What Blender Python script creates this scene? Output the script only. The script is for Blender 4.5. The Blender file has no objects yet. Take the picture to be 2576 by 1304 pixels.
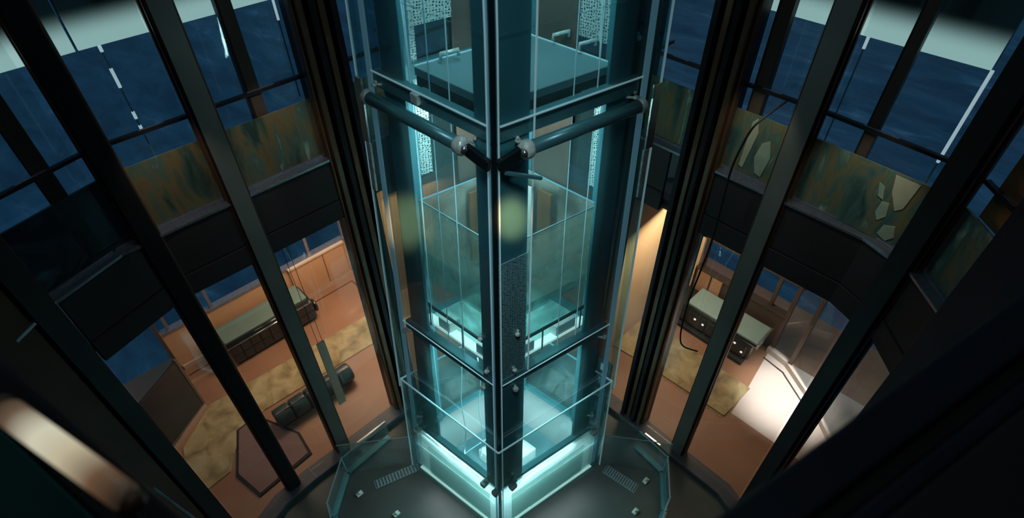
import bpy, bmesh, math, random
from mathutils import Vector, Matrix
random.seed(7)
S = bpy.context.scene
# ------------------------------------------------------------------ camera
CAMZ = 10.0
pit, yaw, rol, fpx = .7547, .8045, -.00778, 1430.7
fw = Vector((math.cos(pit)*math.cos(yaw), math.cos(pit)*math.sin(yaw), -math.sin(pit)))
rt = fw.cross(Vector((0, 0, 1))).normalized(); up = rt.cross(fw)
c_, s_ = math.cos(rol), math.sin(rol)
rt, up = c_*rt+s_*up, -s_*rt+c_*up
cd = bpy.data.cameras.new('camera'); cam = bpy.data.objects.new('camera', cd); S.collection.objects.link(cam)
m = Matrix((rt, up, -fw)).transposed().to_4x4(); m.translation = (0, 0, CAMZ); cam.matrix_world = m
cd.sensor_width = 36; cd.lens = fpx/2576*36; cd.clip_start = .05; cd.clip_end = 900
cd.dof.use_dof = True; cd.dof.focus_distance = 6.8; cd.dof.aperture_fstop = .85
S.camera = cam
# ------------------------------------------------------------------ world, lights, exposure
S.view_settings.view_transform = 'Standard'; S.view_settings.look = 'None'
S.view_settings.gamma = 1; S.view_settings.exposure = 0; S.view_settings.use_curve_mapping = False
S.cycles.transparent_max_bounces = 40; S.cycles.max_bounces = 6; S.cycles.diffuse_bounces = 3; S.cycles.adaptive_threshold = .035; S.cycles.use_denoising = True
S.cycles.sample_clamp_indirect = 4
w = bpy.data.worlds.new('night'); S.world = w; w.use_nodes = True
bg = w.node_tree.nodes['Background']; bg.inputs[0].default_value = (.06, .17, .27, 1); bg.inputs[1].default_value = .50

def lamp(name, kind, loc, power, col, size=.3, target=None, size_y=None, spot=None, blend=.5):
    d = bpy.data.lights.new(name, kind); d.energy = power; d.color = col
    if kind == 'AREA':
        d.size = size
        if size_y: d.shape = 'RECTANGLE'; d.size_y = size_y
    elif kind == 'SUN': d.angle = size
    else: d.shadow_soft_size = size
    if kind == 'SPOT': d.spot_size = spot; d.spot_blend = blend
    o = bpy.data.objects.new(name, d); S.collection.objects.link(o); o.location = loc
    if target is not None:
        o.rotation_euler = (Vector(target)-Vector(loc)).to_track_quat('-Z', 'Y').to_euler()
    return o
TEAL = (.64, .89, .88); WARM = (1, .66, .40)
DOWN = lambda p: (p[0], p[1], p[2]-1)
lamp('moonlight', 'SUN', (60, 60, 60), .35, (.55, .8, 1), .02, target=(45, 40, 0))
# lift shaft: unseen fills added under decks and shaft head, small lamps in the pit
def down(name, p, power, col, sz): return lamp(name, 'AREA', p, power, col, sz, target=DOWN(p))
down('shaft_head_fill', (3.4, 3.7, 12.3), 70, TEAL, 1.2)
down('platform_fill', (3.35, 3.7, 7.5), 26, TEAL, .9)
down('cab_fill', (3.35, 3.75, 4.9), 14, (.62, .95, .9), .8)
down('tray_fill', (3.35, 3.75, 3.95), 62, (.55, .95, .88), 1.1)
for z_, p_ in ((9.2, 20), (6.7, 20), (2.6, 8)):
    lamp('front_post_fill', 'AREA', (2.90, 3.22, z_), p_, TEAL, .10, target=(3.9, 4.2, z_-.2), size_y=1.0)  # unseen strips added to light the perforated sheets and posts
def strip_at(name, a, b_, tgt, power, col):
    c = (Vector(a)+Vector(b_))/2; o = lamp(name, 'AREA', c, power, col, .06, size_y=(Vector(b_)-Vector(a)).length)
    z_ = -(Vector(tgt)-c).normalized(); y_ = (Vector(b_)-Vector(a)).normalized(); x_ = y_.cross(z_).normalized(); z_ = x_.cross(y_)
    mm = Matrix((x_, y_, z_)).transposed().to_4x4(); mm.translation = c; o.matrix_world = mm
PT = (.88, 1, 1)
strip_at('pit_strip', (2.42, 4.6, 1.33), (2.68, 3.1, 1.33), (2.50, 3.85, .2), 62, PT)
strip_at('pit_strip', (2.75, 3.05, 1.33), (4.35, 2.78, 1.33), (3.5, 2.86, .2), 62, PT)
strip_at('apron_fill', (2.22, 4.7, 1.1), (2.48, 3.0, 1.1), (1.4, 3.6, 0), 12, PT)  # unseen fill added to brighten the floor round the base
strip_at('apron_fill', (2.6, 2.86, 1.1), (4.4, 2.58, 1.1), (3.3, 1.8, 0), 12, PT)
strip_at('pit_strip', (2.8, 3.2, 1.3), (3.1, 3.1, 1.3), (3.3, 3.7, 0), 26, PT)
# warm rooms on the lower storey
lamp('room_light_left', 'AREA', (3.3, 8.7, 3.2), 108, (1, .70, .47), 1.6, target=(3.4, 9.1, 0), size_y=1.2)
lamp('room_light_left_dim', 'AREA', (.6, 8.0, 3.4), 18, (1, .72, .55), 1.2, target=(.8, 8.4, 0))
lamp('room_light_right', 'AREA', (7.9, 3.2, 3.2), 62, (1, .72, .48), 1.4, target=(8.2, 3.3, 0), size_y=1.2)
lamp('room_downlight', 'SPOT', (8.2, .5, 3.0), 900, (1, .93, .87), .12, target=(8.45, .85, 0), spot=.8, blend=1)
lamp('room_light_right_dim', 'AREA', (6.6, 1.2, 4.2), 12, (1, .66, .42), .8, target=(6.7, 1.0, 0))
lamp('room_light_behind', 'AREA', (5.2, 8.0, 3.0), 34, WARM, 1.2, target=(5.0, 7.0, 0))
lamp('room_light_behind', 'AREA', (8.0, 5.6, 3.0), 34, WARM, 1.2, target=(7.0, 5.2, 0))
# unseen spots added to brighten the marbled glass from the front
for nm, p, tg in (('left', (.75, 5.45, 7.6), (.95, 6.2, 6.3)), ('left', (2.1, 5.45, 7.6), (2.1, 6.2, 6.3)), ('right', (5.25, .8, 7.6), (5.95, .95, 6.3)), ('right', (5.25, 2.1, 7.6), (5.95, 2.1, 6.3))):
    a = lamp('parapet_fill_'+nm, 'SPOT', p, 19, (1, .92, .78) if nm == 'left' else (.92, .95, .8), .05, target=tg, spot=1.05, blend=.8)
lamp('reflection_spot', 'SPOT', (-.3, .9, 10.8), 9500, (1, .34, .13), .05, target=(2.53, 4.32, 6.0), spot=.10, blend=1)  # added spots imitate a blurred lamp reflection on the shaft glass
lamp('reflection_spot', 'SPOT', (.5, -.3, 10.8), 9500, (1, .34, .13), .05, target=(2.84, 2.96, 6.65), spot=.075, blend=1)
lamp('shaft_fill_spot', 'SPOT', (.2, .3, 13.0), 420, (.8, .95, 1), .3, target=(3.0, 3.3, 7.4), spot=.42, blend=1)  # unseen spots added to light the outer faces of the posts
lamp('shaft_fill_spot', 'SPOT', (.2, .2, 13.0), 950, (.8, .95, 1), .3, target=(2.95, 3.2, 4.4), spot=.34, blend=1)
# unseen fill added from the camera side
lamp('camera_side_fill', 'AREA', (.6, .6, 13.2), 14, (.8, .88, .9), 1.6, target=(3.2, 3.2, 5))

# ------------------------------------------------------------------ materials
def new_mat(n):
    mt = bpy.data.materials.new(n); mt.use_nodes = True; nt = mt.node_tree
    return mt, nt, nt.nodes['Principled BSDF'], nt.nodes['Material Output']
def mat(n, col, rough=.5, metal=0, vary=.15, scale=6, bump=0, emit=None, es=0, coat=0, spec=.5):
    mt, nt, b, o = new_mat(n); b.inputs['Specular IOR Level'].default_value = spec
    b.inputs['Roughness'].default_value = rough; b.inputs['Metallic'].default_value = metal
    if coat: b.inputs['Coat Weight'].default_value = coat
    tc = nt.nodes.new('ShaderNodeTexCoord'); nz = nt.nodes.new('ShaderNodeTexNoise'); nz.inputs['Scale'].default_value = scale
    nz.inputs['Detail'].default_value = 5
    nt.links.new(tc.outputs['Object'], nz.inputs['Vector'])
    cr = nt.nodes.new('ShaderNodeValToRGB')
    cr.color_ramp.elements[0].position = .3; cr.color_ramp.elements[1].position = .7
    cr.color_ramp.elements[0].color = (*[c*(1-vary) for c in col], 1); cr.color_ramp.elements[1].color = (*[min(1, c*(1+vary)) for c in col], 1)
    nt.links.new(nz.outputs['Fac'], cr.inputs[0]); nt.links.new(cr.outputs[0], b.inputs['Base Color'])
    if bump:
        bp = nt.nodes.new('ShaderNodeBump'); bp.inputs['Strength'].default_value = bump; bp.inputs['Distance'].default_value = .02
        nt.links.new(nz.outputs['Fac'], bp.inputs['Height']); nt.links.new(bp.outputs[0], b.inputs['Normal'])
    if emit: b.inputs['Emission Color'].default_value = (*emit, 1); b.inputs['Emission Strength'].default_value = es
    return mt
def ramp_mat(n, stops, scale=3, detail=6, rough=.6, dist=0, bump=.2, stretch=(1, 1, 1), alpha=None):
    mt, nt, b, o = new_mat(n); b.inputs['Roughness'].default_value = rough
    tc = nt.nodes.new('ShaderNodeTexCoord'); mp = nt.nodes.new('ShaderNodeMapping'); mp.inputs['Scale'].default_value = stretch
    nz = nt.nodes.new('ShaderNodeTexNoise'); nz.inputs['Scale'].default_value = scale; nz.inputs['Detail'].default_value = detail
    nz.inputs['Distortion'].default_value = dist
    nt.links.new(tc.outputs['Object'], mp.inputs[0]); nt.links.new(mp.outputs[0], nz.inputs['Vector'])
    cr = nt.nodes.new('ShaderNodeValToRGB'); el = cr.color_ramp.elements
    while len(el) < len(stops): el.new(.5)
    for e, (p, c) in zip(el, stops): e.position = p; e.color = (*c, 1)
    nt.links.new(nz.outputs['Fac'], cr.inputs[0]); nt.links.new(cr.outputs[0], b.inputs['Base Color'])
    bp = nt.nodes.new('ShaderNodeBump'); bp.inputs['Strength'].default_value = bump; bp.inputs['Distance'].default_value = .02
    nt.links.new(nz.outputs['Fac'], bp.inputs['Height']); nt.links.new(bp.outputs[0], b.inputs['Normal'])
    if alpha is not None: b.inputs['Alpha'].default_value = alpha
    return mt
def glass(n, tint, haze=.04, hcol=(.3, .75, .75), ior=1.45, rough=.02, noise=0):
    """thin sheet glass: clear tinted transmission, fresnel reflection and a little haze painted in for the milky glow"""
    mt, nt, b, o = new_mat(n); nt.nodes.remove(b)
    tr = nt.nodes.new('ShaderNodeBsdfTransparent'); tr.inputs[0].default_value = (*tint, 1)
    gl = nt.nodes.new('ShaderNodeBsdfGlossy'); gl.inputs['Roughness'].default_value = rough
    df = nt.nodes.new('ShaderNodeBsdfDiffuse'); df.inputs[0].default_value = (*hcol, 1)
    tl = nt.nodes.new('ShaderNodeBsdfTranslucent'); tl.inputs[0].default_value = (*hcol, 1)
    a0 = nt.nodes.new('ShaderNodeMixShader'); nt.links.new(df.outputs[0], a0.inputs[1]); nt.links.new(tl.outputs[0], a0.inputs[2])
    a = nt.nodes.new('ShaderNodeMixShader'); a.inputs[0].default_value = haze
    if noise:
        tc = nt.nodes.new('ShaderNodeTexCoord'); nz = nt.nodes.new('ShaderNodeTexNoise'); nz.inputs['Scale'].default_value = noise; nz.inputs['Detail'].default_value = 6
        mr = nt.nodes.new('ShaderNodeMapRange'); mr.inputs['From Min'].default_value = .35; mr.inputs['From Max'].default_value = .7
        mr.inputs['To Min'].default_value = haze*.3; mr.inputs['To Max'].default_value = haze*1.8
        nt.links.new(tc.outputs['Object'], nz.inputs['Vector']); nt.links.new(nz.outputs['Fac'], mr.inputs[0]); nt.links.new(mr.outputs[0], a.inputs[0])
    nt.links.new(tr.outputs[0], a.inputs[1]); nt.links.new(a0.outputs[0], a.inputs[2])
    ge = nt.nodes.new('ShaderNodeNewGeometry'); dt = nt.nodes.new('ShaderNodeVectorMath'); dt.operation = 'DOT_PRODUCT'
    nt.links.new(ge.outputs['Incoming'], dt.inputs[0]); nt.links.new(ge.outputs['Normal'], dt.inputs[1])
    def mth(op, a_, b_=None):
        q = nt.nodes.new('ShaderNodeMath'); q.operation = op
        for i_, v_ in enumerate((a_, b_)):
            if v_ is None: continue
            if isinstance(v_, (int, float)): q.inputs[i_].default_value = v_
            else: nt.links.new(v_, q.inputs[i_])
        return q.outputs[0]
    f0 = ((ior-1)/(ior+1))**2
    ff = mth('MULTIPLY_ADD', mth('POWER', mth('SUBTRACT', 1.0, mth('ABSOLUTE', dt.outputs['Value'])), 5.0), 1-f0); ff.node.inputs[2].default_value = f0
    class fr: outputs = [ff]
    mx = nt.nodes.new('ShaderNodeMixShader'); nt.links.new(fr.outputs[0], mx.inputs[0])
    nt.links.new(a.outputs[0], mx.inputs[1]); nt.links.new(gl.outputs[0], mx.inputs[2]); nt.links.new(mx.outputs[0], o.inputs[0])
    return mt
def perforated(n, col, scale=26):
    mt, nt, b, o = new_mat(n)
    b.inputs['Base Color'].default_value = (*col, 1); b.inputs['Roughness'].default_value = .45; b.inputs['Metallic'].default_value = .2
    tc = nt.nodes.new('ShaderNodeTexCoord'); vo = nt.nodes.new('ShaderNodeTexVoronoi'); vo.inputs['Scale'].default_value = scale
    vo.inputs['Randomness'].default_value = .55
    vo.voronoi_dimensions = '2D'
    sx = nt.nodes.new('ShaderNodeSeparateXYZ'); nt.links.new(tc.outputs['Object'], sx.inputs[0])
    ad = nt.nodes.new('ShaderNodeMath'); ad.operation = 'ADD'; nt.links.new(sx.outputs['X'], ad.inputs[0]); nt.links.new(sx.outputs['Y'], ad.inputs[1])
    cb_ = nt.nodes.new('ShaderNodeCombineXYZ'); nt.links.new(ad.outputs[0], cb_.inputs['X']); nt.links.new(sx.outputs['Z'], cb_.inputs['Y'])
    nt.links.new(cb_.outputs[0], vo.inputs['Vector'])
    lt = nt.nodes.new('ShaderNodeMath'); lt.operation = 'LESS_THAN'; lt.inputs[1].default_value = .34
    nt.links.new(vo.outputs['Distance'], lt.inputs[0])
    hole = nt.nodes.new('ShaderNodeBsdfTransparent'); hole.inputs[0].default_value = (1, 1, 1, 1)
    mx = nt.nodes.new('ShaderNodeMixShader'); nt.links.new(lt.outputs[0], mx.inputs[0]); nt.links.new(b.outputs[0], mx.inputs[1]); nt.links.new(hole.outputs[0], mx.inputs[2])
    nt.links.new(mx.outputs[0], o.inputs[0])
    return mt
def emis(n, col, s):
    mt, nt, b, o = new_mat(n); b.inputs['Base Color'].default_value = (*col, 1)
    b.inputs['Emission Color'].default_value = (*col, 1); b.inputs['Emission Strength'].default_value = s
    return mt
K = dict(
 black=mat('black_metal', (.019, .0165, .021), .45, 0, .1, spec=.18),
 blackm=mat('black_matte', (.006, .007, .010), .7, 0, .1),
 bronze=mat('dark_bronze', (.14, .07, .04), .38, .3, .12, 3),
 spandrel=mat('spandrel_enamel', (.040, .034, .036), .55, 0, .08, 1.5, spec=.2),
 sill=mat('brushed_sill', (.28, .28, .34), .35, .7, .15, 20),
 chrome=mat('bright_steel', (.75, .80, .80), .2, .9, .1),
 navy=mat('navy_lacquer', (.010, .016, .030), .5, 0, .15, 2, spec=.25),
 post=mat('teal_steel', (.055, .27, .33), .5, .1, .12, 3),
 ring=mat('teal_tube_steel', (.08, .26, .30), .32, .3, .12, 4),
 paleteal=mat('pale_teal_enamel', (.42, .70, .66), .5, 0, .06, 4),
 paleteal2=mat('pale_teal_inset', (.26, .52, .47), .55, 0, .06, 3),
 platform=mat('platform_teal', (.13, .27, .30), .55, .1, .05, 2),
 edge=mat('glass_edge_gleam', (.45, .80, .86), .25, 0, .08, 2, emit=(.5, .85, .95), es=.16),  # emission paints the gleam of lit glass edges
 dimedge=mat('dim_glass_edge', (.20, .36, .40), .35, 0, .1),
 strip=mat('blue_edge_gleam', (.20, .42, .52), .4, 0, .05, 2, emit=(.22, .6, .8), es=.10),  # blue gleam along the edge painted as emission
 gasket=mat('black_gasket', (.008, .02, .024), .3, .2, .1),
 fitting=mat('glass_fitting', (.60, .75, .73), .2, .15, .3, 20, .4),
 white=mat('white_enamel', (.75, .85, .82), .5, 0, .05),
 brown=mat('smoked_brown_panel', (.12, .095, .075), .35, .1, .2, 3),
 copper=mat('copper_panel', (.30, .14, .06), .35, .4, .25, 3),
 wood=mat('honey_wood', (.42, .24, .13), .5, 0, .12, 2.5),
 peach=mat('peach_wall', (.52, .30, .17), .55, 0, .06, 1.2),
 cream=mat('cream_wall', (.68, .52, .33), .6, 0, .05, 1.2),
 paleborder=mat('pale_skirting', (.50, .36, .27), .5, 0, .06),
 white_floor=mat('white_floor_panel', (.58, .52, .48), .45, 0, .04, 2),
 kerb=mat('slate_kerb', (.06, .068, .085), .45, .1, .15, 6),
 leather=mat('black_leather', (.008, .014, .015), .22, 0, .3, 8, .3, coat=.4),
 tleather=mat('dark_teal_leather', (.022, .045, .048), .35, 0, .4, 6, .3),
 cushion=mat('sage_cushion', (.12, .20, .18), .6, 0, .05, 4),
 cushion2=mat('grey_teal_cushion', (.25, .40, .41), .5, 0, .05, 4),
 mauve=mat('mauve_reflection', (.17, .105, .10), .6, 0, .06, 3),
 screen=mat('dark_screen', (.035, .034, .042), .25, .1, .2, 1.2),
 board=mat('taupe_board', (.55, .45, .35), .5, 0, .05),
 darkwood=mat('dark_brown_wall', (.065, .042, .03), .55, 0, .15, 2),
 lampglow=emis('lamp_diffuser', (1, .93, .74), .72),
 streak=emis('reflection_streak', (.62, .82, .9), .55),
 faintstreak=mat('faint_streak', (.16, .34, .42), .2, 0, .2),
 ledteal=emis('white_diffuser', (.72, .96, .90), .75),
 knob=emis('knob_light', (.95, 1, .97), 1.1),
 clear=glass('window_glass', (.93, .95, .95), .012, (.4, .5, .55)),
 shaft=glass('shaft_glass', (.80, .90, .92), .06, (.34, .66, .70)),
 inner=glass('inner_glass', (.84, .95, .95), .05, (.3, .75, .75)),
 cab=glass('cab_glass', (.88, .93, .90), .36, (.80, .84, .72), noise=2),
 frost=glass('frosted_glass', (.80, .92, .92), .22, (.25, .62, .66), noise=5),
 kerbglass=glass('kerb_glass', (.82, .92, .95), .09, (.35, .65, .72), noise=3),
 perf=perforated('perforated_sheet', (.62, .80, .78), 38),
 roof=mat('roof_sheet', (.02, .03, .05), .6),
)
K['carpet'] = ramp_mat('olive_carpet', [(.3, (.17, .14, .07)), (.5, (.32, .26, .13)), (.68, (.42, .37, .22))], 3.2, 9, .9, .6, .5)
K['brownfloor'] = ramp_mat('terracotta_floor', [(.3, (.24, .125, .075)), (.7, (.33, .18, .11))], .8, 3, .45, 0, .02)
K['tfloor'] = ramp_mat('atrium_floor', [(.3, (.035, .052, .052)), (.7, (.055, .075, .072))], 1.5, 5, .38, 0, .05)
K['marble'] = ramp_mat('marbled_glass', [(.30, (.03, .06, .05)), (.40, (.10, .13, .09)), (.48, (.24, .15, .06)), (.53, (.15, .16, .10)), (.60, (.09, .15, .13)), (.68, (.40, .46, .36))], 2.6, 10, .3, .7, .05, (2.2, 2.2, .55), alpha=.86)
K['marble2'] = ramp_mat('marbled_green_glass', [(.28, (.03, .06, .055)), (.42, (.10, .18, .15)), (.50, (.26, .19, .08)), (.55, (.10, .18, .14)), (.60, (.16, .24, .18)), (.68, (.55, .56, .42))], 2.0, 9, .3, 1.1, .05, (1.9, 1.9, .6), alpha=.86)
# sea
mt, nt, b, o = new_mat('night_sea'); K['sea'] = mt
b.inputs['Roughness'].default_value = .35
tc = nt.nodes.new('ShaderNodeTexCoord'); mp = nt.nodes.new('ShaderNodeMapping'); mp.inputs['Rotation'].default_value = (0, 0, .8); mp.inputs['Scale'].default_value = (1, .38, 1)
n1 = nt.nodes.new('ShaderNodeTexNoise'); n1.inputs['Scale'].default_value = .55; n1.inputs['Detail'].default_value = 12; n1.inputs['Roughness'].default_value = .65; n1.inputs['Distortion'].default_value = .5
nt.links.new(tc.outputs['Object'], mp.inputs[0]); nt.links.new(mp.outputs[0], n1.inputs['Vector'])
cr = nt.nodes.new('ShaderNodeValToRGB'); el = cr.color_ramp.elements
el[0].position = .40; el[0].color = (.016, .085, .165, 1); el[1].position = .60; el[1].color = (.045, .17, .285, 1)
e = el.new(.70); e.color = (.16, .34, .50, 1)  # pale stop paints glints into the sea colour
nt.links.new(n1.outputs['Fac'], cr.inputs[0]); nt.links.new(cr.outputs[0], b.inputs['Base Color'])
bp = nt.nodes.new('ShaderNodeBump'); bp.inputs['Strength'].default_value = .6; bp.inputs['Distance'].default_value = .5
nt.links.new(n1.outputs['Fac'], bp.inputs['Height']); nt.links.new(bp.outputs[0], b.inputs['Normal'])

# ------------------------------------------------------------------ mesh helpers
class MB:
    def __init__(s): s.bm = bmesh.new()
    def hexa(s, v):
        v = [s.bm.verts.new(p) for p in v]
        for f in ((3, 2, 1, 0), (4, 5, 6, 7), (0, 1, 5, 4), (1, 2, 6, 5), (2, 3, 7, 6), (3, 0, 4, 7)): s.bm.faces.new([v[i] for i in f])
        return s
    def box(s, x0, x1, y0, y1, z0, z1): return s.prism([(x0, y0), (x1, y0), (x1, y1), (x0, y1)], z0, z1)
    def prism(s, poly, z0, z1):
        a = sum(poly[i][0]*poly[(i+1) % len(poly)][1]-poly[(i+1) % len(poly)][0]*poly[i][1] for i in range(len(poly)))
        if a < 0: poly = poly[::-1]
        z0 = z0 if isinstance(z0, (list, tuple)) else [z0]*len(poly)
        z1 = z1 if isinstance(z1, (list, tuple)) else [z1]*len(poly)
        lo = [s.bm.verts.new((p[0], p[1], z)) for p, z in zip(poly, z0)]; hi = [s.bm.verts.new((p[0], p[1], z)) for p, z in zip(poly, z1)]
        n = len(poly); s.bm.faces.new(lo[::-1]); s.bm.faces.new(hi)
        for i in range(n): s.bm.faces.new((lo[i], lo[(i+1) % n], hi[(i+1) % n], hi[i]))
        return s
    def wall(s, p, q, t, z0, z1, off=0):
        """upright slab from p to q in plan, thickness t centred on the line moved by off to its left"""
        p, q = Vector(p[:2]), Vector(q[:2]); d = (q-p).normalized(); n = Vector((-d.y, d.x))
        a, b_ = n*(off+t/2), n*(off-t/2)
        return s.prism([tuple(p+b_), tuple(q+b_), tuple(q+a), tuple(p+a)], z0, z1)
    def bar(s, p, q, wd, ht):
        """rectangular bar between two 3D points"""
        p, q = Vector(p), Vector(q); d = (q-p).normalized()
        u = Vector((0, 0, 1)) if abs(d.z) < .9 else Vector((1, 0, 0))
        sd = d.cross(u).normalized(); u = sd.cross(d)
        v = []
        for e_ in (p, q):
            for a, c in ((-1, -1), (1, -1), (1, 1), (-1, 1)): v.append(e_+sd*a*wd/2+u*c*ht/2)
        return s.hexa(v)
    def tube(s, pts, r, n=12):
        pts = [Vector(p) for p in pts]; rings = []
        prev = None
        for i, p in enumerate(pts):
            d = (pts[min(i+1, len(pts)-1)]-pts[max(i-1, 0)]).normalized()
            if prev is None: u = d.orthogonal().normalized()
            else: u = (prev-d*prev.dot(d)).normalized()
            prev = u; v = d.cross(u)
            rr = r[i] if isinstance(r, (list, tuple)) else r
            rings.append([s.bm.verts.new(p+(u*math.cos(2*math.pi*k/n)+v*math.sin(2*math.pi*k/n))*rr) for k in range(n)])
        for a, b_ in zip(rings, rings[1:]):
            for k in range(n): s.bm.faces.new((a[k], a[(k+1) % n], b_[(k+1) % n], b_[k]))
        s.bm.faces.new(rings[0][::-1]); s.bm.faces.new(rings[-1])
        return s
    def ball(s, c, r, sx=1, sy=1, sz=1, n=14):
        bmesh.ops.create_uvsphere(s.bm, u_segments=n, v_segments=max(6, n//2), radius=r, matrix=Matrix.Translation(c) @ Matrix.Diagonal((sx, sy, sz, 1)))
        return s
    def obj(s, name, m_, parent=None, bevel=0, smooth=False, seg=2):
        me = bpy.data.meshes.new(name); bmesh.ops.recalc_face_normals(s.bm, faces=s.bm.faces); s.bm.to_mesh(me); s.bm.free()
        me.materials.append(K[m_] if isinstance(m_, str) else m_)
        o_ = bpy.data.objects.new(name, me); S.collection.objects.link(o_)
        if smooth: me.polygons.foreach_set('use_smooth', [True]*len(me.polygons))
        if bevel:
            md = o_.modifiers.new('bevel', 'BEVEL'); md.width = bevel; md.segments = seg; md.limit_method = 'ANGLE'
        if parent is not None:
            o_.parent = parent; o_.matrix_parent_inverse = Matrix.Translation(-parent.location) if parent.rotation_euler.z == 0 else parent.matrix_world.inverted()
        return o_
def thing(name, label, cat, loc=(0, 0, 0), group=None):
    o_ = bpy.data.objects.new(name, None); S.collection.objects.link(o_); o_.location = loc; o_.empty_display_size = .1
    o_['label'] = label; o_['category'] = cat
    if group: o_['group'] = group
    return o_
def tag(o_, label, cat, group=None, kind=None):
    if label: o_['label'] = label
    if cat: o_['category'] = cat
    if group: o_['group'] = group
    if kind: o_['kind'] = kind
    return o_
def struct(o_, label=None):
    o_['kind'] = 'structure'
    if label: o_['label'] = label
    return o_
def lab(o_, l): o_['label'] = l; return o_
def lerp(a, b_, t): return a+(b_-a)*t
def off_line(p, q, d):
    """p-q moved by d away from the atrium"""
    p, q = Vector(p), Vector(q); v = (q-p).normalized(); n = Vector((-v.y, v.x))
    if n.dot((p+q)/2-Vector((2.8, 2.8))) < 0: n = -n
    return p+n*d, q+n*d

# ------------------------------------------------------------------ setting: sea, floors, shells
struct(tag(MB().box(-300, 500, -300, 500, -8.2, -8).obj('sea', 'sea'), 'dark blue night sea with faint pale glints far below the windows', 'sea'))
struct(MB().prism([(-3, -2.5), (6.2, -2.5), (6.2, 6.4), (-3, 6.4)], -.5, 0).obj('floor', 'tfloor'))
LW = [(6.0, 6.05), (.72, 6.05), (.1, 6.0), (-.6, 5.72), (-1.6, 4.95), (-2.6, 3.8)]     # wall line, left side
RW = [(5.82, 6.0), (5.82, .68), (5.62, .15), (4.9, -.55), (3.7, -1.7)]               # wall line, right side
# floors of the lower rooms
struct(MB().prism([(-2.6, 3.9), (-1.6, 5.05), (-.6, 5.82), (.1, 6.1), (.72, 6.15), (5.9, 6.15), (11, 6.15), (11, 10.6), (-2.6, 10.6)], -.3, .012).obj('floor_room_left', 'brownfloor'))
struct(MB().prism([(5.92, 6.14), (5.92, .68), (5.72, .1), (5.0, -.6), (3.8, -1.75), (11, -1.75), (11, 6.14)], -.3, .012).obj('floor_room_right', 'brownfloor'))
# dark kerb where the atrium floor meets the curtain wall
for nm, W in (('trim_1', LW), ('trim_2', RW)):
    k = MB()
    for p, q in zip(W, W[1:]):
        ex = (Vector(q)-Vector(p)).normalized()*.05; k.wall(Vector(p)-ex, Vector(q)+ex, .30, 0, .11+.004*W.index(q))
    struct(k.obj(nm, 'kerb', bevel=.015))
# roof over the atrium and upper walls (out of view), camera-side walls
struct(MB().box(-3.5, 7.2, -3.5, 7.4, 13.6, 13.8).obj('ceiling', 'blackm'))
struct(MB().wall((-3.2, -2.6), (7, -2.6), .2, 0, 13.6).obj('wall_back', 'blackm'))
struct(MB().wall((-3.0, -2.6), (-3.0, 3.9), .2, 0, 13.6).obj('wall_side', 'blackm'))

# upper band of each wall: plain fascia, behind the mullions
def fascia(nm, W, d, z0):
    f = MB(); l = MB()
    pts = []
    for p, q in zip(W, W[1:]):
        a, b_ = off_line(p, q, d); f.wall(a, b_, .12, z0, 13.6)
    return struct(f.obj(nm, fasc))
fasc = mat('fascia_enamel', (.03, .085, .13), .5, 0, .06, 1)
LFW = [(5.2, 6.05), (.72, 6.05), (-.3, 6.0), (-1.7, 5.1), (-3, 3.9)]; RFW = [(5.82, 5.2), (5.82, .50), (5.2, -.75), (4.5, -1.8)]
fascia('wall_left_fascia', LFW, .62, 7.80); fascia('wall_right_fascia', RFW, .62, 7.76)
# band along the foot of each fascia, its upward light fade painted as emission
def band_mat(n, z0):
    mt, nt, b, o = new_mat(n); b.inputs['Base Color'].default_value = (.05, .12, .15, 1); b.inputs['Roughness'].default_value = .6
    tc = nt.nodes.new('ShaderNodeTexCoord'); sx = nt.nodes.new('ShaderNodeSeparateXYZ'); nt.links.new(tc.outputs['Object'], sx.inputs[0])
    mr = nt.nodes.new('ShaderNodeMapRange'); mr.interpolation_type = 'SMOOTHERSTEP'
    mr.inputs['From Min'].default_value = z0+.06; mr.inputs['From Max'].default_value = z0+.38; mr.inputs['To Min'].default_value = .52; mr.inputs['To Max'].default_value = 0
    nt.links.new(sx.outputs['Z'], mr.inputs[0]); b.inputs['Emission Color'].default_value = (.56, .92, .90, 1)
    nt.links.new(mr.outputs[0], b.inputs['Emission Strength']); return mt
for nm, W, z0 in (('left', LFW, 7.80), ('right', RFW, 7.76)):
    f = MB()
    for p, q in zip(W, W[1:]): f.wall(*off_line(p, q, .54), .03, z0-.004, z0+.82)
    struct(f.obj('trim_7' if nm == 'left' else 'trim_8', band_mat('painted_wash_band', z0)), 'pale band of painted light wash over the %s sea windows' % nm)

# ------------------------------------------------------------------ curtain wall bays
SILL_L, SILL_R = 5.96, 6.0
def seg_at(W, x=None, y=None): pass
# spandrel panels: (p, q, sill z, label)
spans = [
 ((2.62, 6.05), (1.54, 6.05), SILL_L, 'black enamel spandrel panel beside the ribbed column, over the peach wall'),
 ((1.30, 6.05), (.50, 6.05), SILL_L, 'black enamel spandrel panel above the tufted bench and its sage cushion'),
 ((.30, 6.02), (-.56, 5.73), SILL_L, 'black enamel spandrel panel with a bent seam, over the dark tilted screen'),
 ((5.82, 2.46), (5.82, 1.80), SILL_R, 'narrow black spandrel panel crossed by the hanging black cord'),
 ((5.82, 1.56), (5.82, .66), SILL_R, 'wide black spandrel panel under the green marbled glass'),
 ((5.62, .13), (5.25, -.22), SILL_R, 'small spandrel panel in the angled corner beside the dark navy wall'),
 ((5.82, 3.60), (5.82, 3.10), SILL_R, 'slim brown spandrel strip between shaft glass and ribbed column'),
 ((4.9, 6.05), (3.35, 6.05), SILL_L, 'spandrel panel seen dimly through the glass shaft'),
 ((5.82, 5.6), (5.82, 4.0), SILL_R, 'spandrel panel seen through the right side of the glass shaft'),
]
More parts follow.
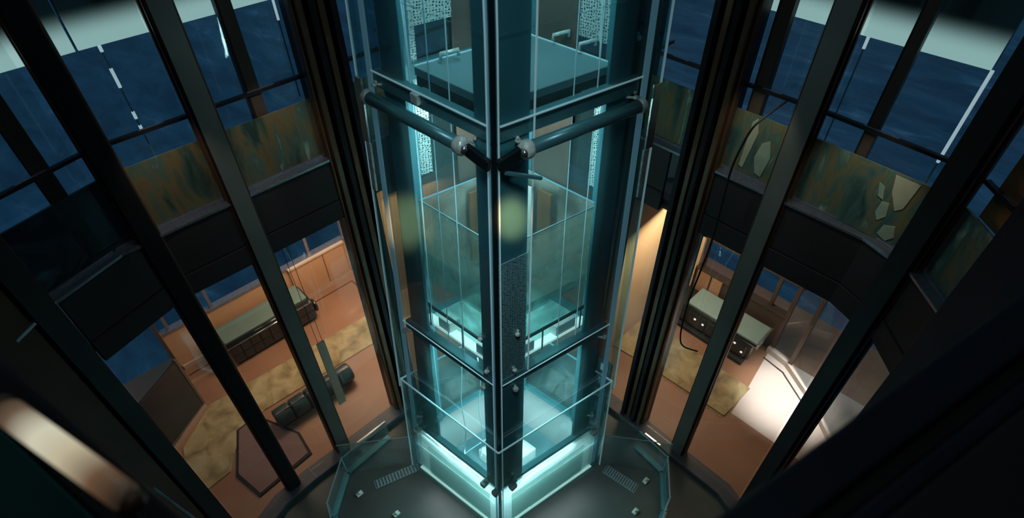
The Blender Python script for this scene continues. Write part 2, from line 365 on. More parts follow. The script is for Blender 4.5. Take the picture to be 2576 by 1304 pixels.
for p, q, zs, lb in spans:
    t = thing('spandrel_panel', lb, 'wall panel', (*p, 5.0), 'spandrel panels of the atrium')
    a, b_ = off_line(p, q, .06)
    pts = [(a, b_)]
    if p == (5.82, 1.56): pts = [(a, b_), (b_, Vector((5.75, .35)))]
    for i, (u, v) in enumerate(pts):
        MB().wall(u, v, .05, 5.32, zs-.04).obj('upper_panel', 'spandrel', t, .006)
        MB().wall(u, v, .07, 5.0, 5.30).obj('lower_panel', 'spandrel', t, .006)
    MB().wall(pts[0][0], pts[0][1], .03, 5.295, 5.325).obj('seam', 'blackm', t)
# sills
for i, (W, z) in enumerate((([(2.62, 6.05), (.72, 6.05), (.1, 6.0), (-.58, 5.73), (-1.3, 5.2)], SILL_L), ([(5.82, 3.6), (5.82, .68), (5.62, .15), (5.2, -.27)], SILL_R), ([(5.6, 6.05), (3.3, 6.05)], SILL_L), ([(5.82, 5.6), (5.82, 4)], SILL_R))):
    s1 = MB()
    for p, q in zip(W, W[1:]):
        ex = (Vector(q)-Vector(p)).normalized()*.045; pe, qe = Vector(p)-ex, Vector(q)+ex
        a, b_ = off_line(pe, qe, .12); z += .003; s1.wall(a, b_, .22, z-.035, z+.0)
        s1.wall(*off_line(pe, qe, .17), .10, z, z+.025); s1.wall(*off_line(pe, qe, .21), .03, z+.025, z+.05)
    struct(s1.obj('window_sill_%d' % (i+1), 'sill', bevel=.004))
# floor slab edge + sloping lean-to roofs over the lower rooms (kept below the sill sight line)
struct(MB().prism([(-2.7, 4.1), (-1.6, 5.15), (-.6, 5.92), (.1, 6.2), (.72, 6.2), (6.0, 6.2), (6.0, 6.4), (-2.8, 6.4)], 5.05, 5.15).obj('ceiling_edge_left', 'blackm'))
struct(MB().prism([(-3, 6.3), (11, 6.3), (11, 10.5), (-3, 10.5)], [4.95, 4.95, 3.1, 3.1], [5.02, 5.02, 3.17, 3.17]).obj('ceiling_room_left', 'darkwood'))
rr = MB().prism([(6.0, -2), (9.9, -2), (9.9, 6.3), (6.0, 6.3)], [4.95, 2.9, 2.9, 4.95], [5.02, 2.97, 2.97, 5.02])
struct(rr.obj('ceiling_room_right', 'darkwood'))
struct(MB().prism([(5.95, .68), (5.75, .1), (5.0, -.6), (3.8, -1.8), (6.1, -1.9), (6.1, 6.2), (5.95, 6.2)], 5.05, 5.15).obj('ceiling_edge_right', 'blackm'))

# mullions
def mullion(c, d, wdt, dep, lb, face=None, z0=0, z1=13.6, gap=None):
    """c plan point on the wall line, d along-wall direction"""
    c = Vector(c); d = Vector(d).normalized(); n = Vector((-d.y, d.x))
    if n.dot(c-Vector((2.8, 2.8))) < 0: n = -n
    t = thing('mullion', lb, 'mullion', (c.x, c.y, z0), 'tall mullions of the atrium')
    def sl(a0, a1, n0, n1, nm, m_, z0=z0, z1=z1, bev=.006):
        poly = [tuple(c+d*a+n*b_) for a, b_ in ((a0, n0), (a1, n0), (a1, n1), (a0, n1))]
        return MB().prism(poly, z0, z1).obj(nm, m_, t, bev)
    h = wdt/2
    sl(-h, h, -.02, dep, 'body', 'black')
    sl(-h+.012, h-.012, -.035, -.02, 'face_plate', face or mfdark, bev=.003)
    lab(sl(-h-.018, -h, .015, .05, 'edge_bead', 'bronze', bev=.004), 'thin bronze edge bead')
    lab(sl(h, h+.018, .015, .05, 'edge_bead', 'bronze', bev=.004), 'thin bronze edge bead')
    lab(sl(-h-.03, -h, dep-.06, dep-.01, 'glazing_bead', 'bronze', bev=.004), 'bronze glazing bead')
    lab(sl(h, h+.03, dep-.06, dep-.01, 'glazing_bead', 'bronze', bev=.004), 'bronze glazing bead')
    return t
mfsheen = mat('mullion_face_sheen', (.17, .17, .155), .38, .2, .1, 2); mfdark = mat('mullion_face_dark', (.014, .013, .016), .42, 0, .1, 2, spec=.25)  # lighter face paints reflected light onto two mullions
mullion((1.42, 6.05), (1, 0), .23, .16, 'heavy mullion between the peach wall and the tufted bench', mfsheen)
mullion((.40, 6.04), (1, .03), .21, .16, 'heavy mullion left of the tufted bench, in front of the olive carpet')
mullion((-.70, 5.66), (1, .55), .24, .16, 'nearly black mullion beside the dark screen panel, left side')
mullion((5.82, 1.68), (0, 1), .24, .16, 'heavy mullion in front of the console bench, with a painted green grey sheen', mfsheen)
mullion((5.68, .26), (.35, .8), .25, .16, 'heavy mullion at the angled corner right of the pale lit floor')

# slim outer mullions behind the marbled glass
for p, q, lb, zb in (((1.98, 6.32), (2.12, 6.32), 'slim brown outer mullion nearest the shaft on the left side', 5.3), ((-.15, 6.3), (-.0, 6.3), 'slim black outer mullion in the darkest left bay', 5.3),
                 ((6.08, 2.36), (6.08, 2.22), 'slim outer mullion in the narrow bay behind the black cord', 5.3), ((6.08, 1.14), (6.08, 1.04), 'slim brown outer mullion in the wide right bay', 5.3)):
    t = thing('outer_mullion', lb, 'mullion', (*p, zb), 'slim outer mullions')
    MB().wall(p, q, .12, zb, 13.5).obj('body', 'darkwood', t, .008)
    a = Vector(p); b_ = Vector(q); dd = (b_-a).normalized()
    MB().wall(a-dd*.018, a, .10, zb, 13.5).obj('edge_bead', 'black', t)
# ribbed columns
def column(c, d, wdt, lb, side):
    c = Vector(c); d = Vector(d).normalized(); n = Vector((-d.y, d.x))
    if n.dot(c-Vector((2.8, 2.8))) < 0: n = -n
    t = thing('ribbed_column', lb, 'column', (c.x, c.y, 0), 'ribbed columns of the atrium')
    def sl(a0, a1, n0, n1, nm, m_, z1=13.6):
        poly = [tuple(c+d*a+n*b_) for a, b_ in ((a0, n0), (a1, n0), (a1, n1), (a0, n1))]
        return MB().prism(poly, 0, z1).obj(nm, m_, t, .01)
    h = wdt/2
    sl(-h, h, .10, .30, 'core', 'black')
    k = 4
    for i in range(k):
        a = -h+(i+.5)*wdt/k
        sl(a-wdt/k*.32, a+wdt/k*.32, -.06-(.04 if i % 2 else 0), .10, 'rib', 'bronze' if i % 2 == 0 else 'black')
    for s1 in (-1, 1):
        lab(sl(s1*h-.02, s1*h+.02, .0, .12, 'edge_trim', 'bronze'), 'lighter bronze edge trim')
    return t
column((2.88, 6.05), (1, 0), .50, 'dark ribbed column just left of the glass shaft', 0)
column((5.82, 2.70), (0, 1), .46, 'bronze ribbed column just right of the glass shaft', 1)
column((5.1, 6.05), (1, 0), .42, 'ribbed column seen through the left back of the glass shaft', 0)
column((5.82, 3.86), (0, 1), .4, 'ribbed column seen through the right back of the glass shaft', 1)
column((5.85, 5.9), (1, -1), .42, 'ribbed column in the far corner behind the glass shaft', 0)

# transom rails, marbled glass panels, upper and lower panes
bays = [ # (p, q, name for labels, marble material)
 ((2.60, 6.05), (1.56, 6.05), 'bay beside the ribbed column, left side', 'marble', SILL_L),
 ((1.28, 6.05), (.54, 6.05), 'bay above the tufted bench', 'marble', SILL_L),
 ((.28, 6.02), (-.56, 5.74), 'darkest bay on the left side', 'dark', SILL_L),
 ((5.82, 2.44), (5.82, 1.82), 'narrow bay with the hanging cord', 'marble2', SILL_R),
 ((5.82, 1.54), (5.74, .42), 'wide bay above the console bench', 'marble2', SILL_R),
 ((5.60, .10), (5.28, -.2), 'angled corner bay by the navy wall', 'marble2', SILL_R),
 ((5.82, 3.62), (5.82, 2.96), 'slim bay against the glass shaft, right side', 'marble', SILL_R),
 ((4.85, 6.05), (3.2, 6.05), 'bay hidden behind the left of the shaft', 'marble', SILL_L),
 ((5.82, 5.6), (5.82, 4.1), 'bay hidden behind the right of the shaft', 'marble2', SILL_R)]
K['dark'] = ramp_mat('marbled_black_glass', [(.42, (.006, .008, .014)), (.52, (.02, .04, .05)), (.58, (.008, .01, .016)), (.70, (.05, .12, .14))], 1.5, 6, .25, 1.5, .05, alpha=.86)
for p, q, nm, mm, z in bays:
    a, b_ = off_line(p, q, .17); e_ = (b_-a).normalized()*.11; a, b_ = a-e_, b_+e_
    mg = tag(MB().wall(a, b_, .025, z+.01, z+.78).obj('marbled_glass_panel', mm), 'marbled glass parapet panel in the '+nm, 'glass panel', 'marbled glass parapet panels')
    r = thing('transom_rail', 'thin dark horizontal glazing rail across the '+nm, 'rail', (*a, z+1.06), 'thin glazing rails')
    a, b_ = off_line(p, q, .175); a, b_ = a-e_, b_+e_
    MB().bar((*a, z+1.075), (*b_, z+1.075), .05, .035).obj('bar', 'black', r)
    MB().bar((*lerp(a, b_, .35), z+1.096), (*lerp(a, b_, .6), z+1.096), .02, .006).obj('highlight_strip', 'sill', r)
    a, b_ = off_line(p, q, .24)
    tag(MB().wall(a, b_, .012, z+.8, 13.5).obj('window_pane', 'clear'), 'clear upper sea window glazing in the '+nm, 'window pane', 'upper curtain wall glazing')
    tag(MB().wall(*off_line(p, q, .06), .012, .115, 4.99).obj('window_pane', 'clear'), 'clear lower storey glazing in the '+nm, 'window pane', 'lower curtain wall glazing')
# pale cut-out figures inside the green marbled glass (wide right bay)
def shard(poly, m_, lb):
    # poly in (y, z), laid on the room side of the marbled glass (wide bay runs slightly askew)
    fx = lambda y: 5.965 if y > 1.6 else 5.965-(1.54-y)*.0714
    o_ = MB(); fr = [o_.bm.verts.new((fx(y), y, z)) for y, z in poly]; bk = [o_.bm.verts.new((fx(y)+.01, y, z)) for y, z in poly]
    n = len(poly); o_.bm.faces.new(fr); o_.bm.faces.new(bk[::-1])
    for i in range(n): o_.bm.faces.new((fr[i], bk[i], bk[(i+1) % n], fr[(i+1) % n]))
    return tag(o_.obj('glass_inlay', m_), lb, 'inlay', 'pale inlays in the marbled glass')
K['inl'] = mat('cream_inlay', (.50, .47, .33), .5, 0, .12, 4)
K['inl2'] = mat('sage_inlay', (.34, .42, .32), .5, 0, .2, 6)
shard([(.70, 6.76), (.47, 6.76), (.50, 6.46), (.56, 6.40), (.66, 6.58)], 'inl', 'large cream four sided inlay at the top of the green marbled glass')
shard([(.80, 6.62), (.74, 6.60), (.70, 6.46), (.76, 6.48)], 'inl2', 'small triangular sage inlay left of the cream one')
shard([(.70, 6.44), (.63, 6.45), (.60, 6.30), (.66, 6.22), (.71, 6.30)], 'inl2', 'drop shaped sage inlay under the cream one')
shard([(.58, 6.20), (.48, 6.24), (.44, 6.12), (.50, 6.04), (.60, 6.08)], 'inl2', 'lowest rounded sage inlay near the sill')
def shard2(poly, lb):
    o_ = shard(poly, 'inl2', lb); return o_
shard([(2.06, 6.50), (1.98, 6.56), (1.92, 6.36), (1.96, 6.08), (2.04, 6.10), (2.10, 6.30)], 'inl2', 'leaf shaped pale inlay right of the hanging cord')
shard([(2.24, 6.70), (2.19, 6.76), (2.14, 6.60), (2.20, 6.10), (2.25, 6.12)], 'inl', 'tall cream blade inlay behind the hanging cord')

# modelled streaks standing in for light reflections in the upper windows
def streak(x, y, segs, z0, z1, lb):
    t = thing('reflection_streak', lb, 'reflection streak', (x, y, z0), 'thin modelled reflection streaks')
    MB().tube([(x, y, z0), (x, y, z1)], .009, 8).obj('faint_streak', 'faintstreak', t)
    for a, b_ in segs: MB().tube([(x, y, a), (x, y, b_)], .016, 8).obj('bright_segment', 'streak', t)
streak(.90, 6.62, [(7.72, 7.80), (7.35, 7.55), (7.0, 7.08), (6.85, 6.92)], 6.45, 7.8, 'dashed modelled reflection streak in the bay above the tufted bench')
streak(2.69, 6.62, [(7.55, 7.8)], 6.6, 7.8, 'curved faint modelled reflection streak nearest the shaft on the left')
streak(6.40, 1.56, [(7.62, 7.74)], 6.35, 7.74, 'faint modelled reflection streak beside the heavy mullion on the right')
streak(6.40, .49, [(6.78, 7.74)], 6.05, 7.74, 'long bright modelled reflection streak at the far right window')

# ------------------------------------------------------------------ lower left room
def wallseg(nm, p, q, z0, z1, m_, t=.1): return struct(MB().wall(p, q, t, z0, z1).obj(nm, m_))
wallseg('wall_room_left_back', (-.1, 10.18), (4.25, 10.18), 0, 1.12, 'peach', .12)
wallseg('wall_room_left_end', (4.25, 10.2), (4.25, 8.9), 0, 3.5, 'peach')
wallseg('wall_room_left_end_far', (4.25, 8.9), (7.2, 8.2), 0, 3.9, 'wood')
wallseg('wall_room_left_header', (-2.6, 10.18), (4.25, 10.18), 1.9, 3.3, 'peach', .12)
wallseg('wall_room_left_side', (-.06, 10.2), (-.06, 8.88), 0, 3.4, 'darkwood', .06)
wallseg('wall_room_left_low', (-.06, 8.86), (-.85, 8.38), 0, .16, 'paleborder')
wallseg('wall_room_left_low_far', (-.85, 8.38), (-2.4, 7.3), 0, .16, 'paleborder')
wallseg('baseboard_left', (0, 10.08), (4.18, 10.08), 0, .13, 'paleborder', .05)
wallseg('baseboard_left_end', (4.17, 10.1), (4.17, 8.9), 0, .13, 'paleborder', .05)
wallseg('trim_3', (.0, 9.86), (4.0, 9.86), .012, .02, 'blackm', .022)
wallseg('trim_4', (4.0, 9.86), (4.0, 8.8), .012, .02, 'blackm', .022)
# dark screen
t = thing('screen_panel', 'dark tilted glass screen standing at the left end of the room', 'screen', (-.4, 8.6, .16))
MB().wall((-.08, 8.84), (-.86, 8.36), .05, .18, 1.55).obj('dark_glass', 'screen', t, .01)
f = MB(); f.wall((-.05, 8.86), (-.88, 8.34), .07, .14, .19); f.wall((-.05, 8.86), (-.09, 8.83), .07, .14, 1.6); f.obj('frame', 'brown', t, .006)
# sea window in the back wall
wf = MB()
for x in (.15, 1.02, 2.35, 3.3, 4.2): wf.wall((x-.03, 10.16), (x+.03, 10.16), .08, 1.12, 1.95)
wf.wall((0, 10.16), (4.2, 10.16), .16, 1.1, 1.16)
struct(wf.obj('window_1', 'sill'))
# olive carpet
tag(MB().prism([(4.2, 8.60), (4.2, 7.80), (.75, 7.95), (.16, 7.80), (-.30, 7.18), (-1.1, 7.1), (-.75, 8.25), (.0, 8.84)], .012, .035).obj('rug', 'carpet', bevel=.008), 'long mottled olive rug running past the tufted bench, left room', 'rug')
t = thing('floor_reflection', 'mauve brown angular reflection built as a flat sheet over the end of the olive rug', 'mat', (.6, 7.2, .012))  # sheet standing in for a reflection on the floor
MB().prism([(.18, 7.86), (.55, 7.90), (.95, 7.0), (.9, 6.5), (-.1, 6.4), (-.22, 7.02)], .014, .055).obj('reflection_top', 'mauve', t, .004)
MB().prism([(.15, 7.90), (.58, 7.94), (1.0, 7.0), (.95, 6.45), (-.14, 6.36), (-.27, 7.02)], .013, .045).obj('dark_edge', 'black', t)
# wooden wall panels at far end
t = thing('wall_cabinet', 'honey wood wall panelling above the pale skirting, by the ribbed column', 'panelling', (3.4, 10.05, .13))
for x0, x1 in ((2.72, 3.55), (3.57, 4.10)): MB().box(x0, x1, 10.06, 10.115, .14, 1.08).obj('wood_panel', 'peach', t, .006)
MB().box(2.7, 4.12, 10.02, 10.115, 1.085, 1.14).obj('cap_rail', 'board', t, .006)

def tufted(nm, x0, x1, y0, y1, h, lb, cat, topm, bodym, nseg, front, parts=True):
    """long upholstered bench; front = which face is quilted ('-y' or '-x')"""
    t = thing(nm, lb, cat, ((x0+x1)/2, (y0+y1)/2, .012))
    MB().box(x0+.03, x1-.03, y0+.03, y1-.03, .014, .08).obj('plinth', 'blackm', t, .01)
    MB().box(x0, x1, y0, y1, .08, h-.09).obj('body', bodym, t, .05, seg=4)
    L = (x1-x0) if front == '-y' else (y1-y0)
    rows = 2
    for i in range(nseg):
        for j in range(rows):
            a0 = i*L/nseg; a1 = (i+1)*L/nseg; zz0 = .10+j*(h-.22)/rows; zz1 = .10+(j+1)*(h-.22)/rows
            if front == '-y': b_ = MB().box(x0+a0+.008, x0+a1-.008, y0-.035, y0+.02, zz0+.006, zz1-.006)
            else: b_ = MB().box(x0-.035, x0+.02, y0+a0+.008, y0+a1-.008, zz0+.006, zz1-.006)
            b_.obj('quilted_pad', bodym, t, .022, seg=3)
    return t
t = tufted('tufted_bench', .85, 2.78, 9.36, 10.02, .72, 'long black tufted leather bench with a flat sage top under the sea window', 'bench', 'cushion', 'leather', 9, '-y')
MB().box(.83, 2.72, 9.46, 10.0, .63, .70).obj('top_cushion', 'cushion', t, .02)
MB().tube([(.83, 9.40, .64), (2.70, 9.40, .64)], .055, 14).obj('bolster_roll', 'leather', t, smooth=True)
MB().tube([(.82, 9.35, .60), (2.74, 9.35, .60)], .012, 8).obj('chrome_piping', 'chrome', t, smooth=True)
MB().tube([(2.78, 9.42, .40), (2.84, 9.42, .40)], .16, 20).obj('end_roll', 'leather', t, .02, True)
MB().tube([(2.78, 9.42, .40), (2.855, 9.42, .40)], .05, 14).obj('end_button', 'chrome', t, .01, True)
# low bolster on the near edge of the rug
t = thing('low_bolster', 'low dark teal quilted bolster seat on the near edge of the olive rug', 'seat', (1.5, 7.45, .035))
for i in range(5):
    x = .78+i*.335
    MB().tube([(x+.005, 7.42, .24), (x+.03, 7.42, .24), (x+.30, 7.42, .24), (x+.33, 7.42, .24)], [.17, .2, .2, .17], 20).obj('quilted_section', 'tleather', t, .012, True)
MB().box(.85, 2.38, 7.3, 7.56, .036, .09).obj('base', 'blackm', t)
MB().tube([(.78, 7.36, .435), (2.45, 7.36, .435)], .006, 6).obj('piping', 'kerb', t)
# taupe board behind the mullion
t = thing('narrow_board', 'narrow taupe board hanging upright beside the heavy mullion', 'board', (1.77, 6.32, 1.0))
MB().box(1.70, 1.84, 6.30, 6.34, 1.0, 2.75).obj('board', 'board', t, .006)
for x in (1.73, 1.81): MB().tube([(x, 6.32, 2.74), (x, 6.32, 4.96)], .004, 6).obj('hanging_wire', 'kerb', t)

# ------------------------------------------------------------------ lower right room
wallseg('wall_room_right_end', (6.0, 4.22), (9.45, 4.22), 0, 4.9, 'cream')
wallseg('wall_room_right_cream', (9.42, 4.2), (9.42, 3.72), 0, 3.2, 'cream')
wallseg('wall_room_right_low', (9.42, 3.75), (9.42, 1.62), 0, 1.12, 'darkwood')
wallseg('wall_room_right_header', (9.42, 4.0), (9.42, 1.5), 1.95, 3.2, 'darkwood')
wallseg('baseboard_right', (9.30, 1.66), (9.22, 1.15), .0, .16, 'white_floor', .12)
wallseg('baseboard_right_angle', (9.22, 1.17), (8.72, .40), .0, .16, 'white_floor', .12)
wallseg('baseboard_right_far', (8.72, .42), (7.8, -.6), .0, .16, 'white_floor', .12)
wallseg('trim_5', (9.06, 1.62), (8.98, 1.12), .02, .03, 'blackm', .03)
wallseg('trim_6', (8.98, 1.14), (8.5, .42), .02, .03, 'blackm', .03)
struct(MB().prism([(9.3, 1.62), (8.1, 1.46), (7.35, 1.40), (7.35, -.9), (9.4, -.9)], .012, .02).obj('floor_pale_panel', 'white_floor'))
wb = MB()
for p in ((9.36, 1.60), (9.2, 1.12), (8.72, .40), (7.8, -.6)):
    wb.box(p[0]-.04, p[0]+.04, p[1]-.04, p[1]+.04, .16, 3.1)
for y in (3.62, 2.7, 2.0): wb.box(9.38, 9.46, y-.035, y+.035, 1.12, 1.95)
wb.box(9.30, 9.47, 1.62, 3.72, 1.10, 1.15)
struct(wb.obj('window_2', 'darkwood'))
tag(MB().wall((9.36, 1.6), (9.2, 1.12), .02, .16, 3.0).obj('window_pane', 'clear'), 'full height dark sea pane right after the console bench', 'window pane', 'lower room sea panes')
tag(MB().wall((9.2, 1.1), (8.72, .42), .02, .16, 3.0).obj('window_pane', 'clear'), 'full height sea pane over the pale lit floor', 'window pane', 'lower room sea panes')
tag(MB().wall((8.72, .40), (7.8, -.6), .02, .16, 3.0).obj('window_pane', 'clear'), 'farthest right sea pane mostly hidden by the heavy mullion', 'window pane', 'lower room sea panes')
t = thing('wood_curtain_panel', 'honey wood upright panels below the sea window, behind the console bench', 'panelling', (9.33, 3.2, .1))
for y0, y1 in ((3.05, 3.3), (3.34, 3.66)): MB().box(9.30, 9.36, y0, y1, .1, 1.1).obj('wood_panel', 'wood', t, .01)
t = thing('door_handle', 'dark lever handle on the cream wall', 'handle', (9.36, 3.98, .85))
MB().box(9.33, 9.37, 3.93, 3.97, .80, .86).obj('rose', 'darkwood', t, .004)
MB().bar((9.31, 3.95, .83), (9.31, 4.14, .83), .03, .035).obj('lever', 'darkwood', t, .004)
tag(MB().prism([(8.12, 1.42), (7.18, 1.46), (7.1, 3.2), (7.0, 4.1), (8.15, 4.1)], .022, .045).obj('rug', 'carpet', bevel=.008), 'olive rug with frayed edge in front of the console bench, right room', 'rug')
fr = MB()
for i in range(60):
    y = 1.5+i*.043; x = 7.17-.05*(y-1.46)/1.7
    fr.bar((x+.01, y, .03), (x-.05-random.random()*.03, y+random.uniform(-.015, .015), .024), .01, .008)
f_ = fr.obj('fringe', 'carpet'); f_.parent = [o for o in S.objects if o.name.startswith('rug')][-1]; f_['kind'] = 'stuff'
# console bench
t = thing('console_bench', 'black console bench with grey teal top and lit white knobs', 'bench', (8.9, 2.6, .012))
MB().box(8.50, 9.22, 1.86, 3.85, .014, .12).obj('plinth', 'blackm', t, .02)
MB().box(8.62, 9.24, 1.80, 3.85, .12, .60).obj('body', 'leather', t, .04, seg=3)
MB().box(8.66, 9.26, 1.76, 3.42, .64, .71).obj('top_cushion', 'cushion2', t, .015)
MB().box(8.64, 9.27, 1.72, 1.755, .56, .715).obj('end_trim', 'chrome', t, .006)
MB().tube([(8.645, 1.76, .63), (8.645, 3.42, .63)], .035, 12).obj('front_roll', 'leather', t, smooth=True)
for y, z in ((3.12, .42), (2.92, .40), (2.35, .44), (2.16, .46), (2.28, .30), (1.97, .32)):
    k = MB().tube([(8.63, y, z), (8.585, y, z)], .035, 14).obj('knob', 'chrome', t, .006, True)
    MB().tube([(8.586, y, z), (8.578, y, z)], .024, 12).obj('knob_light', 'knob', k)
for i in range(4): MB().box(8.585, 8.64, 1.9+i*.48, 2.34+i*.48, .17, .54).obj('quilted_pad', 'leather', t, .03, seg=3)

# black cord with the pale tag
cp = [(5.42, 2.0, 7.0), (5.45, 2.06, 6.82), (5.45, 2.11, 6.5), (5.45, 2.12, 6.29), (5.45, 2.10, 5.85), (5.45, 2.08, 5.36), (5.45, 2.11, 4.72), (5.45, 2.15, 4.14), (5.45, 2.13, 3.57), (5.45, 2.09, 3.33), (5.45, 2.03, 3.27), (5.45, 1.94, 3.29), (5.45, 1.80, 3.36)]
# smooth it
def smooth(pts, it=2):
    for _ in range(it):
        q = [pts[0]]
        for a, b_ in zip(pts, pts[1:]):
            a, b_ = Vector(a), Vector(b_); q += [a*.75+b_*.25, a*.25+b_*.75]
        pts = q+[pts[-1]]
    return pts
cp2 = [(5.78, 1.9, 7.15)]+cp
tag(MB().tube(smooth(cp2), .012, 8).obj('looped_cable', 'blackm', smooth=True), 'thin black cord looping down in front of the console bench', 'cord')

# ------------------------------------------------------------------ the glass lift shaft
# plan corners at two heights (the shaft leans in slightly towards the top)
CB = {'F': Vector((2.57, 3.0)), 'L': Vector((2.30, 4.80)), 'R': Vector((4.50, 2.67))}
CT = {'F': Vector((2.66, 2.96)), 'L': Vector((2.57, 4.50)), 'R': Vector((4.22, 2.69))}
def T(u, v, z):
    k = z/7.5; k = min(k, 1.12)
    F = CB['F'].lerp(CT['F'], k) if k <= 1 else CT['F']+(CT['F']-CB['F'])*(k-1)
    L = CB['L']+(CT['L']-CB['L'])*k; R = CB['R']+(CT['R']-CB['R'])*k
    p = F+(L-F)*u+(R-F)*v
    return Vector((p.x, p.y, z))
def slab(u0, u1, v0, v1, z0, z1, mb=None):
    mb = mb or MB()
    return mb.hexa([T(u0, v0, z0), T(u1, v0, z0), T(u1, v1, z0), T(u0, v1, z0), T(u0, v0, z1), T(u1, v0, z1), T(u1, v1, z1), T(u0, v1, z1)])
ZT = 12.5; ZK = 8.4
def slab2(u0, u1, v0, v1, z0, z1, nm, m_, par, bev=.004):
    mb = MB()
    if z1 > ZK+.3 and z0 < ZK-.3:
        slab(u0, u1, v0, v1, z0, ZK, mb); slab(u0, u1, v0, v1, ZK, z1, mb)
    else: slab(u0, u1, v0, v1, z0, z1, mb)
    return mb.obj(nm, m_, par, bev)
sh = thing('lift_shaft', 'tall square glass lift shaft with teal steel frame, glowing at its base', 'lift shaft', tuple(T(.5, .5, 0)))
# steel angle posts
for nm, (u, v), (wu, wv) in (('F', (.012, .012), (.15, .22)), ('L', (.97, .03), (-.20, .18)), ('R', (.03, .97), (.18, -.18)), ('B', (.97, .97), (-.2, -.2))):
    t_ = .02 if u < .5 else -.02; t2 = .02 if v < .5 else -.02
    slab2(min(u, u+wu), max(u, u+wu), min(v, v+t2), max(v, v+t2), 1.3, ZT, 'corner_post', 'post', sh)
    slab2(min(u, u+t_), max(u, u+t_), min(v, v+wv), max(v, v+wv), 1.3, ZT, 'corner_post', 'post', sh)
# glass faces
faces = (('left face', 0, 1, -.012, .0), ('right face', -.012, .0, 0, 1), ('back', 1.0, 1.012, 0, 1), ('back', 0, 1, 1.0, 1.012))
for nm, u0, u1, v0, v1 in faces:
    for z0, z1 in ((1.5, 4.0), (4.2, 7.45), (7.7, ZT)):
        slab2(u0, u1, v0, v1, z0, z1, 'glass_pane', 'shaft', sh, 0)
# polished edges and strips
def vstrip(u, v, w_, z0, z1, nm, m_, lbl=None):
    o_ = slab2(u-w_/2, u+w_/2, v-w_/2, v+w_/2, z0, z1, nm, m_, sh, 0)
    if lbl: lab(o_, lbl)
vstrip(-.016, -.016, .018, 0, ZT, 'corner_gasket', 'gasket')
vstrip(.026, -.02, .006, 0, ZT, 'glass_edge', 'edge'); vstrip(-.02, .010, .006, 0, ZT, 'glass_edge', 'edge')
vstrip(.012, -.022, .006, 0, ZT, 'glass_edge', 'strip'); vstrip(-.018, .235, .007, 4.2, ZT, 'glass_edge', 'edge')
slab2(1.0, 1.045, -.02, -.012, .1, ZT, 'edge_strip', 'strip', sh, 0); slab2(-.02, -.012, 1.0, 1.045, .1, ZT, 'edge_strip', 'strip', sh, 0)
slab2(1.10, 1.106, -.05, .06, 2.4, ZT, 'glass_fin', 'inner', sh, 0); slab2(-.05, .06, 1.10, 1.106, 2.4, ZT, 'glass_fin', 'inner', sh, 0)
slab2(1.07, 1.15, -.03, -.022, 2.4, ZT, 'glass_fin', 'inner', sh, 0); slab2(-.03, -.022, 1.07, 1.15, 2.4, ZT, 'glass_fin', 'inner', sh, 0)
slab2(1.145, 1.152, -.032, -.02, 2.4, ZT, 'glass_edge', 'edge', sh, 0); slab2(-.032, -.02, 1.145, 1.152, 2.4, ZT, 'glass_edge', 'edge', sh, 0)
slab2(1.06, 1.12, -.06, -.045, 6.9, 7.6, 'clamp_plate', 'chrome', sh, .004); slab2(-.06, -.045, 1.06, 1.12, 6.9, 7.6, 'clamp_plate', 'chrome', sh, .004)
slab2(1.05, 1.09, -.06, -.045, 6.3, 6.9, 'clamp_plate', 'fitting', sh, .004); slab2(-.06, -.045, 1.05, 1.09, 6.3, 6.9, 'clamp_plate', 'fitting', sh, .004)
# ring beams
def ringbeam(z0, z1, ww, m_='ring', sides='FRLB'):
    slab2(0.0, 1.0, .0, ww, z0, z1, 'ring_beam', m_, sh, .006); slab2(0, ww, ww, 1.0, z0, z1, 'ring_beam', m_, sh, .006)
    slab2(1-ww, 1.0, ww, 1.0, z0, z1, 'ring_beam', m_, sh, .006); slab2(ww, 1-ww, 1-ww, 1.0, z0, z1, 'ring_beam', m_, sh, .006)
ringbeam(7.52, 7.68, .05)
ringbeam(4.0, 4.16, .07)
ringbeam(1.38, 1.46, .05, 'post')
for a, b_ in ((T(.02, -.02, 7.69), T(1, -.02, 7.69)), (T(-.02, .02, 7.69), T(-.02, 1, 7.69)), (T(.02, -.02, 4.165), T(1, -.02, 4.165)), (T(-.02, .02, 4.165), T(-.02, 1, 4.165))):
    lab(MB().bar(a, b_, .012, .012).obj('beam_edge', 'edge', sh), 'beam edge with painted gleam')
# tubes with end fittings
for (a, b_) in ((T(.17, -.06, 7.44), T(1.0, -.06, 7.44)), (T(-.06, .14, 7.44), T(-.06, .96, 7.44))):
    tb = MB().tube([a, b_], .062, 20).obj('cross_tube', 'ring', sh, smooth=True)
    d = (b_-a).normalized()
    MB().tube([a-d*.05, a-d*.02, a+d*.04, a+d*.07], [.05, .085, .085, .066], 18).obj('end_cap', 'fitting', tb, smooth=True)
    MB().tube([b_-d*.03, b_+d*.02, b_+d*.05], [.066, .078, .05], 18).obj('end_cap', 'fitting', tb, smooth=True)
    MB().tube([a+Vector((0, 0, .02))-d*.02, a-d*.02+Vector((-.07, -.09, .04))], .026, 12).obj('bolt', 'chrome', tb, smooth=True)
# corner bracket at front
MB().bar(T(.15, -.05, 7.42), T(-.02, -.05, 7.36), .05, .12).obj('corner_bracket', 'gasket', sh, .01)
MB().bar(T(-.05, .13, 7.42), T(-.05, -.02, 7.36), .05, .12).obj('corner_bracket', 'gasket', sh, .01)
MB().bar(T(-.05, .02, 7.28), T(-.12, .20, 7.16), .03, .03).obj('corner_bracket', 'ring', sh, .004)
